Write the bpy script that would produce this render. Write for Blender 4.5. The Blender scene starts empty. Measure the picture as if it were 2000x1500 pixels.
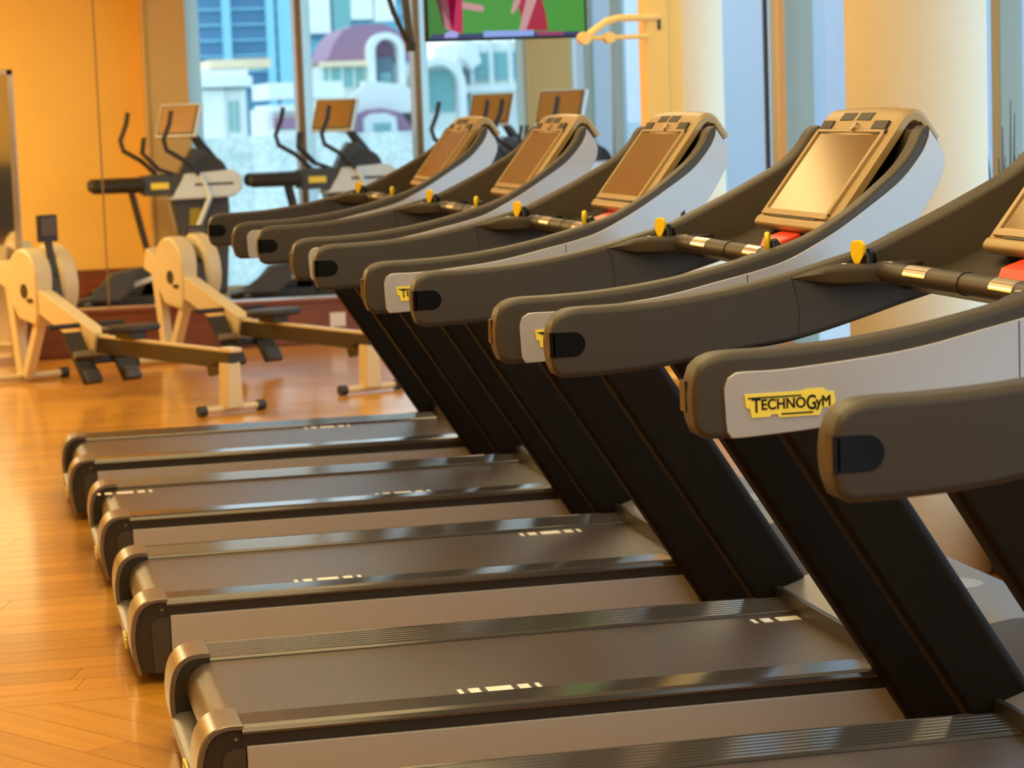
import bpy, bmesh, math, random
from mathutils import Vector, Matrix, Euler
random.seed(7)
PI = math.pi
S = bpy.context.scene
C = S.collection

# ------------------------------------------------------------------ camera
cam_d = bpy.data.cameras.new('camera'); cam = bpy.data.objects.new('camera', cam_d); C.objects.link(cam)
FW = Vector((0.21314774, 0.97033773, -0.11407333)); RT = Vector((0.97519761, -0.21842295, -0.0357915)); UP = Vector((0.05964607, 0.10361516, 0.9928274))
M = Matrix.Identity(4)
for i in range(3):
    M[i][0] = RT[i]; M[i][1] = UP[i]; M[i][2] = -FW[i]
M.translation = Vector((-0.34429, -2.478875, 1.43598))
cam.matrix_world = M
cam_d.sensor_width = 36; cam_d.lens = 4.70931 * 1000 * 36 / 2000
cam_d.clip_start = .05; cam_d.clip_end = 1000
cam_d.dof.use_dof = True; cam_d.dof.focus_distance = 4.7; cam_d.dof.aperture_fstop = 8.0
S.camera = cam

# ------------------------------------------------------------------ world, light, exposure
W = bpy.data.worlds.new('sky'); S.world = W; W.use_nodes = True
nt = W.node_tree; bg = nt.nodes['Background']
tc = nt.nodes.new('ShaderNodeTexCoord'); sep = nt.nodes.new('ShaderNodeSeparateXYZ'); rmp = nt.nodes.new('ShaderNodeValToRGB')
nt.links.new(tc.outputs['Generated'], sep.inputs[0]); nt.links.new(sep.outputs[2], rmp.inputs[0]); nt.links.new(rmp.outputs[0], bg.inputs[0])
rmp.color_ramp.elements[0].color = (.80, .91, 1.0, 1); rmp.color_ramp.elements[1].color = (.58, .75, 1.0, 1)
bg.inputs[1].default_value = 2.0

def area(name, loc, sx, sy, power, col, rot=(0, 0, 0)):
    d = bpy.data.lights.new(name, 'AREA'); d.shape = 'RECTANGLE'; d.size = sx; d.size_y = sy; d.energy = power; d.color = col
    o = bpy.data.objects.new(name, d); C.objects.link(o); o.location = loc; o.rotation_euler = rot; return o
WARM = (1.0, .81, .44)
for x, y, sx, sy, p in ((.10, 1.1, 2.0, 9.0, 125), (.20, 8.02, 2.2, .95, 17), (-2.15, 13.3, 1.3, 6.2, 270), (2.2, 8.6, .8, 3.0, 40)):  # the last is an extra fill added to brighten the gold tower
    area('ceiling_lamp_and_fill', (x, y, 2.925), sx, sy, p, WARM)
S.view_settings.view_transform = 'Standard'; S.view_settings.look = 'None'
S.view_settings.gamma = 1; S.view_settings.use_curve_mapping = False
S.view_settings.exposure = 0.08
try:
    S.cycles.use_denoising = True; S.cycles.max_bounces = 10; S.cycles.transparent_max_bounces = 16
    S.cycles.sample_clamp_indirect = 6; S.cycles.caustics_reflective = False; S.cycles.caustics_refractive = False
except Exception: pass

# ------------------------------------------------------------------ materials
def mat(name, col, rough=.5, metal=0, spec=.5, noise=0, nscale=(30, 30, 30), bump=0, bscale=200, coat=0, emit=None, estr=1, var=0):
    m = bpy.data.materials.new(name); m.use_nodes = True; t = m.node_tree; b = t.nodes['Principled BSDF']
    b.inputs['Base Color'].default_value = (*col, 1); b.inputs['Roughness'].default_value = rough
    b.inputs['Metallic'].default_value = metal; b.inputs['Specular IOR Level'].default_value = spec
    b.inputs['Coat Weight'].default_value = coat; b.inputs['Coat Roughness'].default_value = .12
    if emit: b.inputs['Emission Color'].default_value = (*emit, 1); b.inputs['Emission Strength'].default_value = estr
    tcn = t.nodes.new('ShaderNodeTexCoord')
    if noise or var:
        mp = t.nodes.new('ShaderNodeMapping'); mp.inputs['Scale'].default_value = nscale
        nz = t.nodes.new('ShaderNodeTexNoise'); nz.inputs['Scale'].default_value = 1; nz.inputs['Detail'].default_value = 5
        t.links.new(tcn.outputs['Object'], mp.inputs[0]); t.links.new(mp.outputs[0], nz.inputs['Vector'])
        mx = t.nodes.new('ShaderNodeMix'); mx.data_type = 'RGBA'; mx.inputs['A'].default_value = (*[c * (1 - noise) for c in col], 1)
        mx.inputs['B'].default_value = (*[min(1, c * (1 + noise)) for c in col], 1)
        t.links.new(nz.outputs[0], mx.inputs['Factor']); out = mx.outputs['Result']
        if var:
            oi = t.nodes.new('ShaderNodeObjectInfo'); hs = t.nodes.new('ShaderNodeHueSaturation'); mr = t.nodes.new('ShaderNodeMapRange')
            mr.inputs['To Min'].default_value = 1 - var; mr.inputs['To Max'].default_value = 1 + var
            t.links.new(oi.outputs['Random'], mr.inputs[0]); t.links.new(mr.outputs[0], hs.inputs['Value']); t.links.new(out, hs.inputs['Color']); out = hs.outputs[0]
        t.links.new(out, b.inputs['Base Color'])
    if bump:
        n2 = t.nodes.new('ShaderNodeTexNoise'); n2.inputs['Scale'].default_value = bscale; n2.inputs['Detail'].default_value = 3
        t.links.new(tcn.outputs['Object'], n2.inputs['Vector']); bp = t.nodes.new('ShaderNodeBump'); bp.inputs['Strength'].default_value = bump; bp.inputs['Distance'].default_value = .002
        t.links.new(n2.outputs[0], bp.inputs['Height']); t.links.new(bp.outputs[0], b.inputs['Normal'])
    return m
m_arm = mat('dark_soft_plastic', (.048, .040, .030), .45, spec=.4, bump=.15, bscale=900)
m_up = mat('black_upright', (.013, .0085, .005), .5, spec=.06, noise=.2, nscale=(20, 20, 20))
m_silver = mat('satin_silver', (.50, .495, .51), .36, metal=.4, bump=.05, bscale=1500)
m_panel = mat('satin_side_panel', (.42, .40, .385), .40, metal=.2, noise=.05, nscale=(300, 30, 30), bump=.12, bscale=700)
m_cover = mat('grey_cover', (.23, .21, .195), .38, metal=.2, bump=.1, bscale=700)
m_belt = mat('belt_rubber', (.088, .068, .055), .22, spec=.6, noise=.12, nscale=(3, 60, 30), bump=.25, bscale=1400)
m_rail = mat('dark_glossy_rail', (.10, .09, .08), .13, metal=.45)
m_cap = mat('bronze_grey_metal', (.24, .20, .16), .32, metal=.7)
m_dark = mat('black_plastic', (.022, .019, .016), .4)
m_black = mat('gloss_black', (.006, .006, .006), .22, spec=.22)
m_con = mat('console_bronze', (.42, .295, .135), .40, metal=.15, bump=.06, bscale=900)
m_screen = mat('screen_glass', (.30, .20, .075), .13, metal=.6)
m_yel = mat('yellow_plastic', (.95, .66, .02), .35)
m_logo = mat('yellow_badge', (.95, .78, .10), .4)
m_ink = mat('black_ink', (.01, .01, .01), .5)
m_white = mat('white_print', (.9, .85, .72), .5)
m_red = mat('red_plastic', (.85, .06, .02), .35)
m_steel = mat('steel_sensor', (.75, .66, .5), .22, metal=.9)
m_cream = mat('cream_enamel', (.66, .56, .33), .38, noise=.05)
m_railb = mat('brown_aluminium', (.028, .020, .008), .4, metal=.0, noise=.1)
m_seat = mat('black_rubber', (.02, .017, .014), .5)
m_grey = mat('grey_plastic', (.055, .06, .068), .45)
m_lsil = mat('light_silver', (.74, .84, .90), .35, metal=.1)
m_mesh = mat('flywheel_cage', (.42, .30, .20), .5)
m_wall = mat('yellow_wallpaper', (.90, .57, .12), .65, noise=.05, nscale=(3, 3, 3), bump=.08, bscale=300)
m_col = mat('cream_column_wallpaper', (.82, .70, .50), .6, noise=.04, nscale=(25, 25, 25), bump=.12, bscale=250)
m_ochre = mat('ochre_pier', (.50, .32, .10), .5, noise=.05)
m_ceil = mat('warm_ceiling', (.85, .68, .40), .7)
m_gold = mat('gold_enamel', (.92, .60, .17), .4, metal=.0)
m_mull = mat('grey_green_frame', (.30, .36, .34), .4, metal=.3)
m_pale = mat('pale_frame', (.66, .84, .84), .4)
m_brown = mat('brown_wood_frame', (.30, .17, .05), .4)
m_curb = mat('red_brown_wood', (.20, .055, .018), .32, noise=.35, nscale=(3, 30, 30), coat=.3)
m_plank = mat('honey_plank', (.56, .25, .020), .30, noise=.32, nscale=(2.2, 26, 26), var=.16, bump=.03, bscale=60, coat=.55)
m_floor = mat('honey_subfloor', (.46, .20, .025), .28, noise=.25, nscale=(1.5, 9, 9))
m_gap = mat('floor_joint', (.16, .065, .015), .6)
m_mirror = mat('mirror_glass', (.75, .7, .6), .05, metal=1)
m_chrome = mat('chrome_frame', (.55, .48, .42), .22, metal=.9)
m_skirt = mat('rear_skirt_grey', (.16, .15, .14), .4, metal=.3)
m_drum = mat('drum_face', (.03, .03, .03), .35)

def glass(name, tint, refl=.10, rough=.02):
    m = bpy.data.materials.new(name); m.use_nodes = True; t = m.node_tree; t.nodes.clear()
    o = t.nodes.new('ShaderNodeOutputMaterial'); mx = t.nodes.new('ShaderNodeMixShader'); tr = t.nodes.new('ShaderNodeBsdfTransparent'); gl = t.nodes.new('ShaderNodeBsdfGlossy')
    fr = t.nodes.new('ShaderNodeFresnel'); fr.inputs[0].default_value = 1.12
    tr.inputs[0].default_value = (*tint, 1); gl.inputs['Roughness'].default_value = rough
    ge = t.nodes.new('ShaderNodeNewGeometry'); ml = t.nodes.new('ShaderNodeMath'); ml.operation = 'MULTIPLY'; sb = t.nodes.new('ShaderNodeMath'); sb.operation = 'SUBTRACT'; sb.inputs[0].default_value = 1
    t.links.new(ge.outputs['Backfacing'], sb.inputs[1]); t.links.new(fr.outputs[0], ml.inputs[0]); t.links.new(sb.outputs[0], ml.inputs[1]); t.links.new(ml.outputs[0], mx.inputs[0]); t.links.new(tr.outputs[0], mx.inputs[1]); t.links.new(gl.outputs[0], mx.inputs[2]); t.links.new(mx.outputs[0], o.inputs[0]); return m
m_glass = glass('clear_glass', (.95, .98, .975))
def frosted():
    m = bpy.data.materials.new('frosted_film'); m.use_nodes = True; t = m.node_tree; t.nodes.clear()
    o = t.nodes.new('ShaderNodeOutputMaterial'); mx = t.nodes.new('ShaderNodeMixShader'); tl = t.nodes.new('ShaderNodeBsdfTranslucent'); df = t.nodes.new('ShaderNodeBsdfTransparent')
    nz = t.nodes.new('ShaderNodeTexNoise'); nz.inputs['Scale'].default_value = 22; nz.inputs['Detail'].default_value = 4
    tcn = t.nodes.new('ShaderNodeTexCoord'); t.links.new(tcn.outputs['Object'], nz.inputs['Vector'])
    cr = t.nodes.new('ShaderNodeValToRGB'); cr.color_ramp.elements[0].position = .38; cr.color_ramp.elements[1].position = .62
    cr.color_ramp.elements[0].color = (.70, .80, .74, 1); cr.color_ramp.elements[1].color = (.92, .97, .90, 1)
    t.links.new(nz.outputs[0], cr.inputs[0]); t.links.new(cr.outputs[0], tl.inputs[0]); df.inputs[0].default_value = (.8, .9, .9, 1)
    mx.inputs[0].default_value = .25; t.links.new(tl.outputs[0], mx.inputs[1]); t.links.new(df.outputs[0], mx.inputs[2]); t.links.new(mx.outputs[0], o.inputs[0]); return m
m_frost = frosted()
def acrylic():
    m = bpy.data.materials.new('pale_translucent_frame'); m.use_nodes = True; t = m.node_tree; t.nodes.clear()
    o = t.nodes.new('ShaderNodeOutputMaterial'); mx = t.nodes.new('ShaderNodeMixShader'); a = t.nodes.new('ShaderNodeBsdfTranslucent'); c = t.nodes.new('ShaderNodeBsdfDiffuse')
    a.inputs[0].default_value = (.86, .96, .96, 1); c.inputs[0].default_value = (.7, .86, .86, 1); mx.inputs[0].default_value = .25
    t.links.new(a.outputs[0], mx.inputs[1]); t.links.new(c.outputs[0], mx.inputs[2]); t.links.new(mx.outputs[0], o.inputs[0]); return m
m_acr = acrylic()

# ------------------------------------------------------------------ mesh helpers
class B:
    def __init__(s): s.bm = bmesh.new()
    def box(s, x0, x1, y0, y1, z0, z1, bev=0, mtx=None, seg=2):
        r = bmesh.ops.create_cube(s.bm, size=1); v = r['verts']
        for p in v: p.co = Vector(((x0 + x1) / 2 + p.co.x * (x1 - x0), (y0 + y1) / 2 + p.co.y * (y1 - y0), (z0 + z1) / 2 + p.co.z * (z1 - z0)))
        if bev:
            e = list({e for p in v for e in p.link_edges}); rr = bmesh.ops.bevel(s.bm, geom=e, offset=bev, segments=seg, profile=.5, affect='EDGES')
            v = list({p for f in rr['faces'] for p in f.verts} | {p for p in v if p.is_valid})
        if mtx:
            for p in v: p.co = mtx @ p.co
        return s
    def prism(s, pts, y0, y1, bev=0, seg=2, axis='y', mtx=None):
        """polygon in the XZ plane drawn out along Y (axis 'z': polygon in XY drawn along Z)"""
        if axis == 'y': f = lambda p, y: Vector((p[0], y, p[1]))
        elif axis == 'z': f = lambda p, y: Vector((p[0], p[1], y))
        else: f = lambda p, y: Vector((y, p[0], p[1]))
        a = [s.bm.verts.new(f(p, y0)) for p in pts]; b = [s.bm.verts.new(f(p, y1)) for p in pts]; n = len(pts)
        fa = s.bm.faces.new(a); fb = s.bm.faces.new(b[::-1])
        for i in range(n): s.bm.faces.new((a[i], b[i], b[(i + 1) % n], a[(i + 1) % n]))
        vs = a + b
        if bev:
            e = list(set(list(fa.edges) + list(fb.edges))); rr = bmesh.ops.bevel(s.bm, geom=e, offset=bev, segments=seg, profile=.5, affect='EDGES')
            vs = list({p for q in rr['faces'] for p in q.verts} | {p for p in vs if p.is_valid})
        if mtx:
            for p in vs: p.co = mtx @ p.co
        return s
    def rings(s, rings, closed=True, caps=True):
        R = [[s.bm.verts.new(p) for p in r] for r in rings]; n = len(R[0])
        for i in range(len(R) - 1):
            for j in range(n if closed else n - 1):
                k = (j + 1) % n; s.bm.faces.new((R[i][j], R[i][k], R[i + 1][k], R[i + 1][j]))
        if caps and closed: s.bm.faces.new(R[0][::-1]); s.bm.faces.new(R[-1])
        return s
    def tube(s, pts, r, n=10, rs=None):
        pts = [Vector(p) for p in pts]; out = []; ref = Vector((.13, .29, .95)).normalized(); prev = None
        for i, p in enumerate(pts):
            d = (pts[min(i + 1, len(pts) - 1)] - pts[max(i - 1, 0)]).normalized()
            if prev is None:
                a = d.cross(ref if abs(d.dot(ref)) < .95 else Vector((1, 0, 0))).normalized()
            else: a = (prev - d * prev.dot(d)).normalized()
            prev = a; b = d.cross(a); rr = rs[i] if rs else r
            out.append([p + (a * math.cos(2 * PI * k / n) + b * math.sin(2 * PI * k / n)) * rr for k in range(n)])
        return s.rings(out)
    def build(s, name, m, parent=None, smooth=True, label=None, ang=.6):
        bmesh.ops.recalc_face_normals(s.bm, faces=s.bm.faces)
        if smooth:
            for f in s.bm.faces: f.smooth = True
            for e in s.bm.edges:
                if len(e.link_faces) == 2 and e.calc_face_angle(0) > ang: e.smooth = False
        me = bpy.data.meshes.new(name); s.bm.to_mesh(me); s.bm.free(); me.materials.append(m)
        o = bpy.data.objects.new(name, me); C.objects.link(o)
        if parent: o.parent = parent
        if label: o['label'] = label
        if smooth:
            wn = o.modifiers.new('weighted_normal', 'WEIGHTED_NORMAL'); wn.keep_sharp = True; wn.weight = 80
        return o
def thing(name, label, cat, loc=(0, 0, 0), rz=0, group=None):
    o = bpy.data.objects.new(name, None); C.objects.link(o); o.location = loc; o.rotation_euler = (0, 0, rz); o.empty_display_size = .2
    o['label'] = label; o['category'] = cat
    if group: o['group'] = group
    return o
def tag(o, label, cat, group=None):
    o['label'] = label; o['category'] = cat
    if group: o['group'] = group
    return o
def struct(o): o['kind'] = 'structure'; return o
def smooth_poly(pts, n):
    """Catmull-Rom through pts, resampled to n points by length"""
    P = [Vector((p[0], 0, p[1])) for p in pts]; P = [P[0] * 2 - P[1]] + P + [P[-1] * 2 - P[-2]]; d = []
    for i in range(1, len(P) - 2):
        for k in range(12):
            t = k / 12; a, b, c, e = P[i - 1], P[i], P[i + 1], P[i + 2]
            d.append(.5 * ((2 * b) + (c - a) * t + (2 * a - 5 * b + 4 * c - e) * t * t + (3 * b - a - 3 * c + e) * t ** 3))
    d.append(P[-2]); L = [0]
    for i in range(1, len(d)): L.append(L[-1] + (d[i] - d[i - 1]).length)
    out = []; j = 0
    for k in range(n):
        q = L[-1] * k / (n - 1)
        while j < len(L) - 2 and L[j + 1] < q: j += 1
        f = (q - L[j]) / max(1e-9, L[j + 1] - L[j]); v = d[j].lerp(d[j + 1], min(1, f)); out.append((v.x, v.z))
    return out
def by_x(pts, xs):
    out = []
    for x in xs:
        for i in range(len(pts) - 1):
            if pts[i][0] <= x <= pts[i + 1][0] + 1e-9:
                f = (x - pts[i][0]) / max(1e-9, pts[i + 1][0] - pts[i][0]); out.append((x, pts[i][1] + f * (pts[i + 1][1] - pts[i][1]))); break
        else: out.append(pts[-1])
    return out

# ------------------------------------------------------------------ room shell
# floor slab and planks
b = B(); b.prism([(-3, -5), (1.86, -5), (4.72, 17.5), (-3, 17.5)], -.12, -.004, axis='z'); floor = struct(b.build('floor', m_floor))
def clip(poly, f):
    out = []
    for i in range(len(poly)):
        a, c = poly[i], poly[(i + 1) % len(poly)]; fa, fc = f(a), f(c)
        if fa >= 0: out.append(a)
        if fa * fc < 0: t = fa / (fa - fc); out.append((a[0] + (c[0] - a[0]) * t, a[1] + (c[1] - a[1]) * t))
    return out
def plank(poly, ang=0):
    # mesh drawn in its own frame so that the grain follows the board
    cx = sum(p[0] for p in poly) / len(poly); cy = sum(p[1] for p in poly) / len(poly); ca, sa = math.cos(-ang), math.sin(-ang)
    loc = [((p[0] - cx) * ca - (p[1] - cy) * sa, (p[0] - cx) * sa + (p[1] - cy) * ca) for p in poly]
    k = B(); k.prism(loc, -.004, .0, axis='z'); o = k.build('plank', m_plank, floor, smooth=False); o.location = (cx, cy, 0); o.rotation_euler = (0, 0, ang)
YB = 3.52
w = .125; row = 0; y = YB
while y < 12.5:
    xr = .30 if y < 8.2 else 2.75
    x = -1.35 - random.random() * .9
    while x < xr:
        L = random.uniform(.95, 1.5) if y < 8.2 else random.uniform(1.2, 1.9)
        if x + L > -1.0:
            x0, x1, g = x + .0012, x + L - .0012, .0012; sk = .035
            plank([(x0, y + g), (x1, y + g), (x1 + sk, y + w - g), (x0 + sk, y + w - g)])
        x += L
    y += w; row += 1
dx, dy = .5642, -.8257; nx, ny = .8257, .5642; ang = math.atan2(dy, dx)
for k in range(-5, 9):
    for j in range(0, 2):
        L = 1.7; o0 = -1.3 + (k * .61 % 1.0) * .9 + j * L; c0 = k * .125
        ox, oy = -.40 + nx * c0, 3.35 + ny * c0
        P = lambda u, v: (ox + dx * u + nx * v, oy + dy * u + ny * v)
        poly = [P(o0 + .001, .001), P(o0 + L - .001, .001), P(o0 + L - .001, .124), P(o0 + .001, .124)]
        poly = clip(poly, lambda p: YB - .0015 - p[1]); poly = clip(poly, lambda p: p[1] - 1.5) if len(poly) > 2 else []
        poly = clip(poly, lambda p: .45 - p[0]) if len(poly) > 2 else []; poly = clip(poly, lambda p: p[0] + 1.4) if len(poly) > 2 else []
        if len(poly) > 2: plank(poly, ang)
# ceiling with a lit coffer
LX = lambda y: 2.386 + .1265 * y
b = B(); b.prism([(-3, -5), (LX(-5) + .12, -5), (LX(17.6) + .12, 17.6), (-3, 17.6)], 2.95, 3.1, axis='z'); ceil = struct(b.build('ceiling', m_ceil))
m_coff = mat('lit_coffer', (.9, .8, .5), .5, emit=(1.0, .66, .20), estr=1.1)
for i, (x0, x1, y0, y1) in enumerate(((-.9, 1.10, -3.4, 5.6), (-.9, 1.30, 7.54, 8.5), (-2.8, -1.5, 10.2, 16.4))):
    b = B(); b.box(x0, x1, y0, y1, 2.935, 2.952); o = b.build('light_panel', m_coff, ceil, smooth=False)
# walls
b = B(); b.box(-3.15, -3.0, -5, 17.6, 0, 3.1); struct(b.build('wall_left', m_wall))
b = B(); b.box(-3, 1.85, -5.15, -5, 0, 3.1); struct(b.build('wall_front', m_wall))
b = B(); b.box(-3, 1.05, 17.5, 17.65, 0, 3.1); wb = struct(b.build('wall_back', m_wall))
b = B(); b.box(1.045, 1.40, 17.2, 17.65, 0, 3.1, .01); b.box(1.045, 1.07, 17.185, 17.2, 0, 3.1); struct(b.build('trim_1', mat('ochre_pilaster', (.66, .43, .14), .55)))
b = B(); b.box(4.22, 4.58, 17.2, 17.65, 0, 3.1, .01); struct(b.build('trim_2', m_ochre))
b = B(); b.box(-3, 1.04, 17.46, 17.5, 0, .24, .004); struct(b.build('baseboard_back', m_curb))
# back window: frames, mullions, clear panes above, frosted film below
b = B(); b.box(1.40, 4.22, 17.3, 17.45, 2.85, 3.0); b.box(1.40, 4.22, 17.3, 17.45, 0, .06); win = struct(b.build('window_1', m_pale))
for x0, x1 in ((1.42, 1.52), (2.33, 2.43), (3.30, 3.40), (4.16, 4.22)):
    b = B(); b.box(x0, x1, 17.37, 17.43, .0, 2.95, .004); b.build('mullion', m_acr, win)
for x0, x1 in ((2.27, 2.325), (3.24, 3.295)):
    b = B(); b.box(x0, x1, 17.12, 17.36, .0, 2.95, .006); b.build('mullion', m_brown, win, label='brown wooden mullion face')
for x0, x1 in ((1.52, 2.30), (2.43, 3.27), (3.40, 4.16)):
    b = B(); b.box(x0, x1, 17.40, 17.41, 1.27, 2.9); b.build('pane', m_glass, win, smooth=False)
    b = B(); b.box(x0, x1, 17.40, 17.41, .05, 1.27); pn = b.build('pane', m_glass, win, smooth=False, label='frosted lower pane')
    b = B(); vv = [b.bm.verts.new(q) for q in ((x0, 17.395, .05), (x1, 17.395, .05), (x1, 17.395, 1.27), (x0, 17.395, 1.27))]; b.bm.faces.new(vv); b.build('frosted_film', m_frost, pn, smooth=False)
# wooden curb with a frameless glass partition on it
b = B(); b.box(-3, 3.9, 12.56, 12.70, 0, .268, .006); b.box(-3, 3.9, 12.54, 12.72, .262, .285, .005)
struct(b.build('trim_3', m_curb))
b = B(); b.box(-3, 3.9, 12.545, 12.715, .2855, .290); struct(b.build('trim_4', mat('curb_channel', (.55, .42, .34), .3, metal=.6)))
b = B(); b.box(-3, .428, 12.61, 12.622, .29, 2.95); gp = struct(b.build('window_2', m_glass, smooth=False))
b = B(); b.box(.442, 3.9, 12.61, 12.622, .29, 2.95); b.build('pane', m_glass, gp, smooth=False)
b = B(); b.box(.430, .440, 12.606, 12.626, .29, 2.95); b.build('joint', mat('glass_joint', (.25, .17, .07), .4), gp)
b = B(); b.box(1.80, 1.90, 12.552, 12.56, .10, .19, .003); o = tag(b.build('wall_outlet', mat('white_plate', (.8, .8, .78), .4)), 'small white square socket plate on the red-brown wooden curb', 'socket')
# slanting window wall on the right
LX = lambda y: 2.386 + .1265 * y
AN = math.atan2(.1265, 1)   # wall direction measured from +Y
RW = Matrix.Translation((LX(0), 0, 0)) @ Matrix.Rotation(-AN, 4, 'Z')
LS = 1 / math.cos(AN)
b = B(); b.box(-.02, .10, -5 * LS, 17.5 * LS, 0, .05, mtx=RW); b.box(-.02, .10, -5 * LS, 17.5 * LS, 2.85, 2.97, mtx=RW); wr = struct(b.build('window_3', m_mull))
YS = [-5, -3.6, -2.1, -.6, .9, 2.6, 5.06, 8.45, 11.4, 14.4, 16.0, 17.4]
for i, yy in enumerate(YS):
    b = B(); wd = .05 if yy != 8.45 else .12; dp = .03 if yy != 8.45 else .07
    b.box(-dp, .02 + dp, yy * LS - wd, yy * LS + wd if yy != 16.0 else yy * LS - wd + .05, .0, 2.95, .006, mtx=RW); b.build('mullion', m_mull, wr)
    if i < len(YS) - 1:
        b = B(); b.box(.02, .03, yy * LS + wd, YS[i + 1] * LS - .05, .05, 2.88, mtx=RW); b.build('pane', m_glass, wr, smooth=False)
b = B(); b.box(-.09, -.06, 8.45 * LS - .20, 8.45 * LS - .12, 0, 2.95, .004, mtx=RW); b.build('mullion', mat('warm_lit_side', (.55, .30, .09), .4), wr, label='narrow strip coloured as the warm-lit side of the mullion')  # warm light on the mullion's side, put into the strip's colour
b = B(); b.box(-.02, .0, 8.45 * LS + .5, 8.45 * LS + .53, 0, 2.95, mtx=RW); b.build('mullion', m_dark, wr, label='thin dark upright bar')
b = B(); b.box(-.34, -.06, -5 * LS, 12.3 * LS, 0, .30, .006, mtx=RW); struct(b.build('trim_5', m_curb))
# round columns
for nm, x, y, r in (('column', 2.405, 4.3, .208), ('column', 3.50, 10.3, .205)):
    b = B(); b.tube([(x, y, 0), (x, y, 2.95)], r, 64)
    struct(b.build('trim_6' if y < 5 else 'trim_7', m_col))

# ------------------------------------------------------------------ treadmill
def yo(x):    # outer half width of the arms, drawn in towards the head
    t = max(0, min(1, (x - 1.30) / .37)); t = t * t * (3 - 2 * t); return .490 - .135 * t
TH = .064
TOP = [(.631, .992), (.634, 1.018), (.645, 1.042), (.676, 1.056), (.76, 1.058), (.85, 1.062), (.934, 1.070), (1.018, 1.082), (1.11, 1.100), (1.19, 1.120), (1.27, 1.142), (1.33, 1.168), (1.40, 1.203), (1.46, 1.238), (1.525, 1.280), (1.566, 1.322), (1.586, 1.356), (1.604, 1.366)]
BOT = [(.631, .988), (.633, .960), (.641, .936), (.656, .927), (.76, .929), (.85, .936), (1.0, .957), (1.109, .971), (1.22, .998), (1.33, 1.030), (1.42, 1.062), (1.515, 1.116), (1.58, 1.174), (1.63, 1.240), (1.648, 1.284), (1.640, 1.318), (1.625, 1.345), (1.606, 1.364)]
def loft(top, bot, sy, yout, th, r0, n=70, tiptaper=True):
    T = smooth_poly(top, n); Q = smooth_poly(bot, n); rings = []
    for i in range(n):
        t, q = Vector((T[i][0], 0, T[i][1])), Vector((Q[i][0], 0, Q[i][1])); u = t - q; L = max(u.length, 1e-4); u.normalize(); c = (t + q) / 2
        yy = yout(c.x); tt = th
        if tiptaper: tt = th * (.80 + .20 * min(1, i / 3))
        r = min(r0, L * .45, tt * .45); ring = []
        for (su, sw, a0) in ((1, 1, 0), (-1, 1, 90), (-1, -1, 180), (1, -1, 270)):
            for k in range(4):
                a = math.radians(a0 + k * 30); ru, rw = math.cos(a) * r, math.sin(a) * r
                # corner centre in (along u, along width)
                cu, cw = su * (L / 2 - r), sw * (tt / 2 - r); pv = c + u * (cu + ru); ring.append(pv + Vector((0, sy * (yout(pv.x) - th / 2 + cw + rw), 0)))
        rings.append(ring)
    return rings
SIL_T = [(.681, .975), (.680, 1.005), (.686, 1.020), (.702, 1.028), (.78, 1.029), (.926, 1.041), (1.01, 1.053), (1.095, 1.071), (1.18, 1.089), (1.25, 1.110), (1.332, 1.150), (1.425, 1.199), (1.525, 1.254), (1.582, 1.306), (1.602, 1.338), (1.606, 1.358)]
SIL_B = [(.681, .972), (.682, .950), (.684, .934), (.690, .9275), (.76, .930), (.85, .937), (1.0, .958), (1.109, .972), (1.22, .999), (1.33, 1.031), (1.42, 1.063), (1.514, 1.117), (1.578, 1.175), (1.627, 1.243), (1.644, 1.286), (1.636, 1.318), (1.609, 1.355)]
def text_mesh(body, size, x, z, y, sx=1, name='lettering', parent=None, shear=0, rot=0):
    cu = bpy.data.curves.new('t', 'FONT'); cu.body = body; cu.size = size; cu.extrude = .0004; cu.offset = 0; cu.shear = shear
    to = bpy.data.objects.new('t', cu); C.objects.link(to); bpy.context.view_layer.update()
    me = bpy.data.meshes.new_from_object(to.evaluated_get(bpy.context.evaluated_depsgraph_get())); bpy.data.objects.remove(to); bpy.data.curves.remove(cu)
    wdt = max(v.co.x for v in me.vertices)
    for v in me.vertices: v.co = Vector((x + v.co.x * sx, y - v.co.z, z + v.co.y + v.co.x * sx * rot))
    bm = bmesh.new(); bm.from_mesh(me); g0 = list(bm.verts) + list(bm.edges) + list(bm.faces)
    for dx_, dz_ in ((.00045, 0), (-.00045, 0), (0, .0004), (0, -.0004)):
        q = bmesh.ops.duplicate(bm, geom=g0)['geom']; bmesh.ops.translate(bm, verts=[v for v in q if isinstance(v, bmesh.types.BMVert)], vec=(dx_, 0, dz_))
    bm.to_mesh(me); bm.free()
    me.materials.append(m_ink); o = bpy.data.objects.new(name, me); C.objects.link(o); o.parent = parent
    return o, wdt * sx

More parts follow.
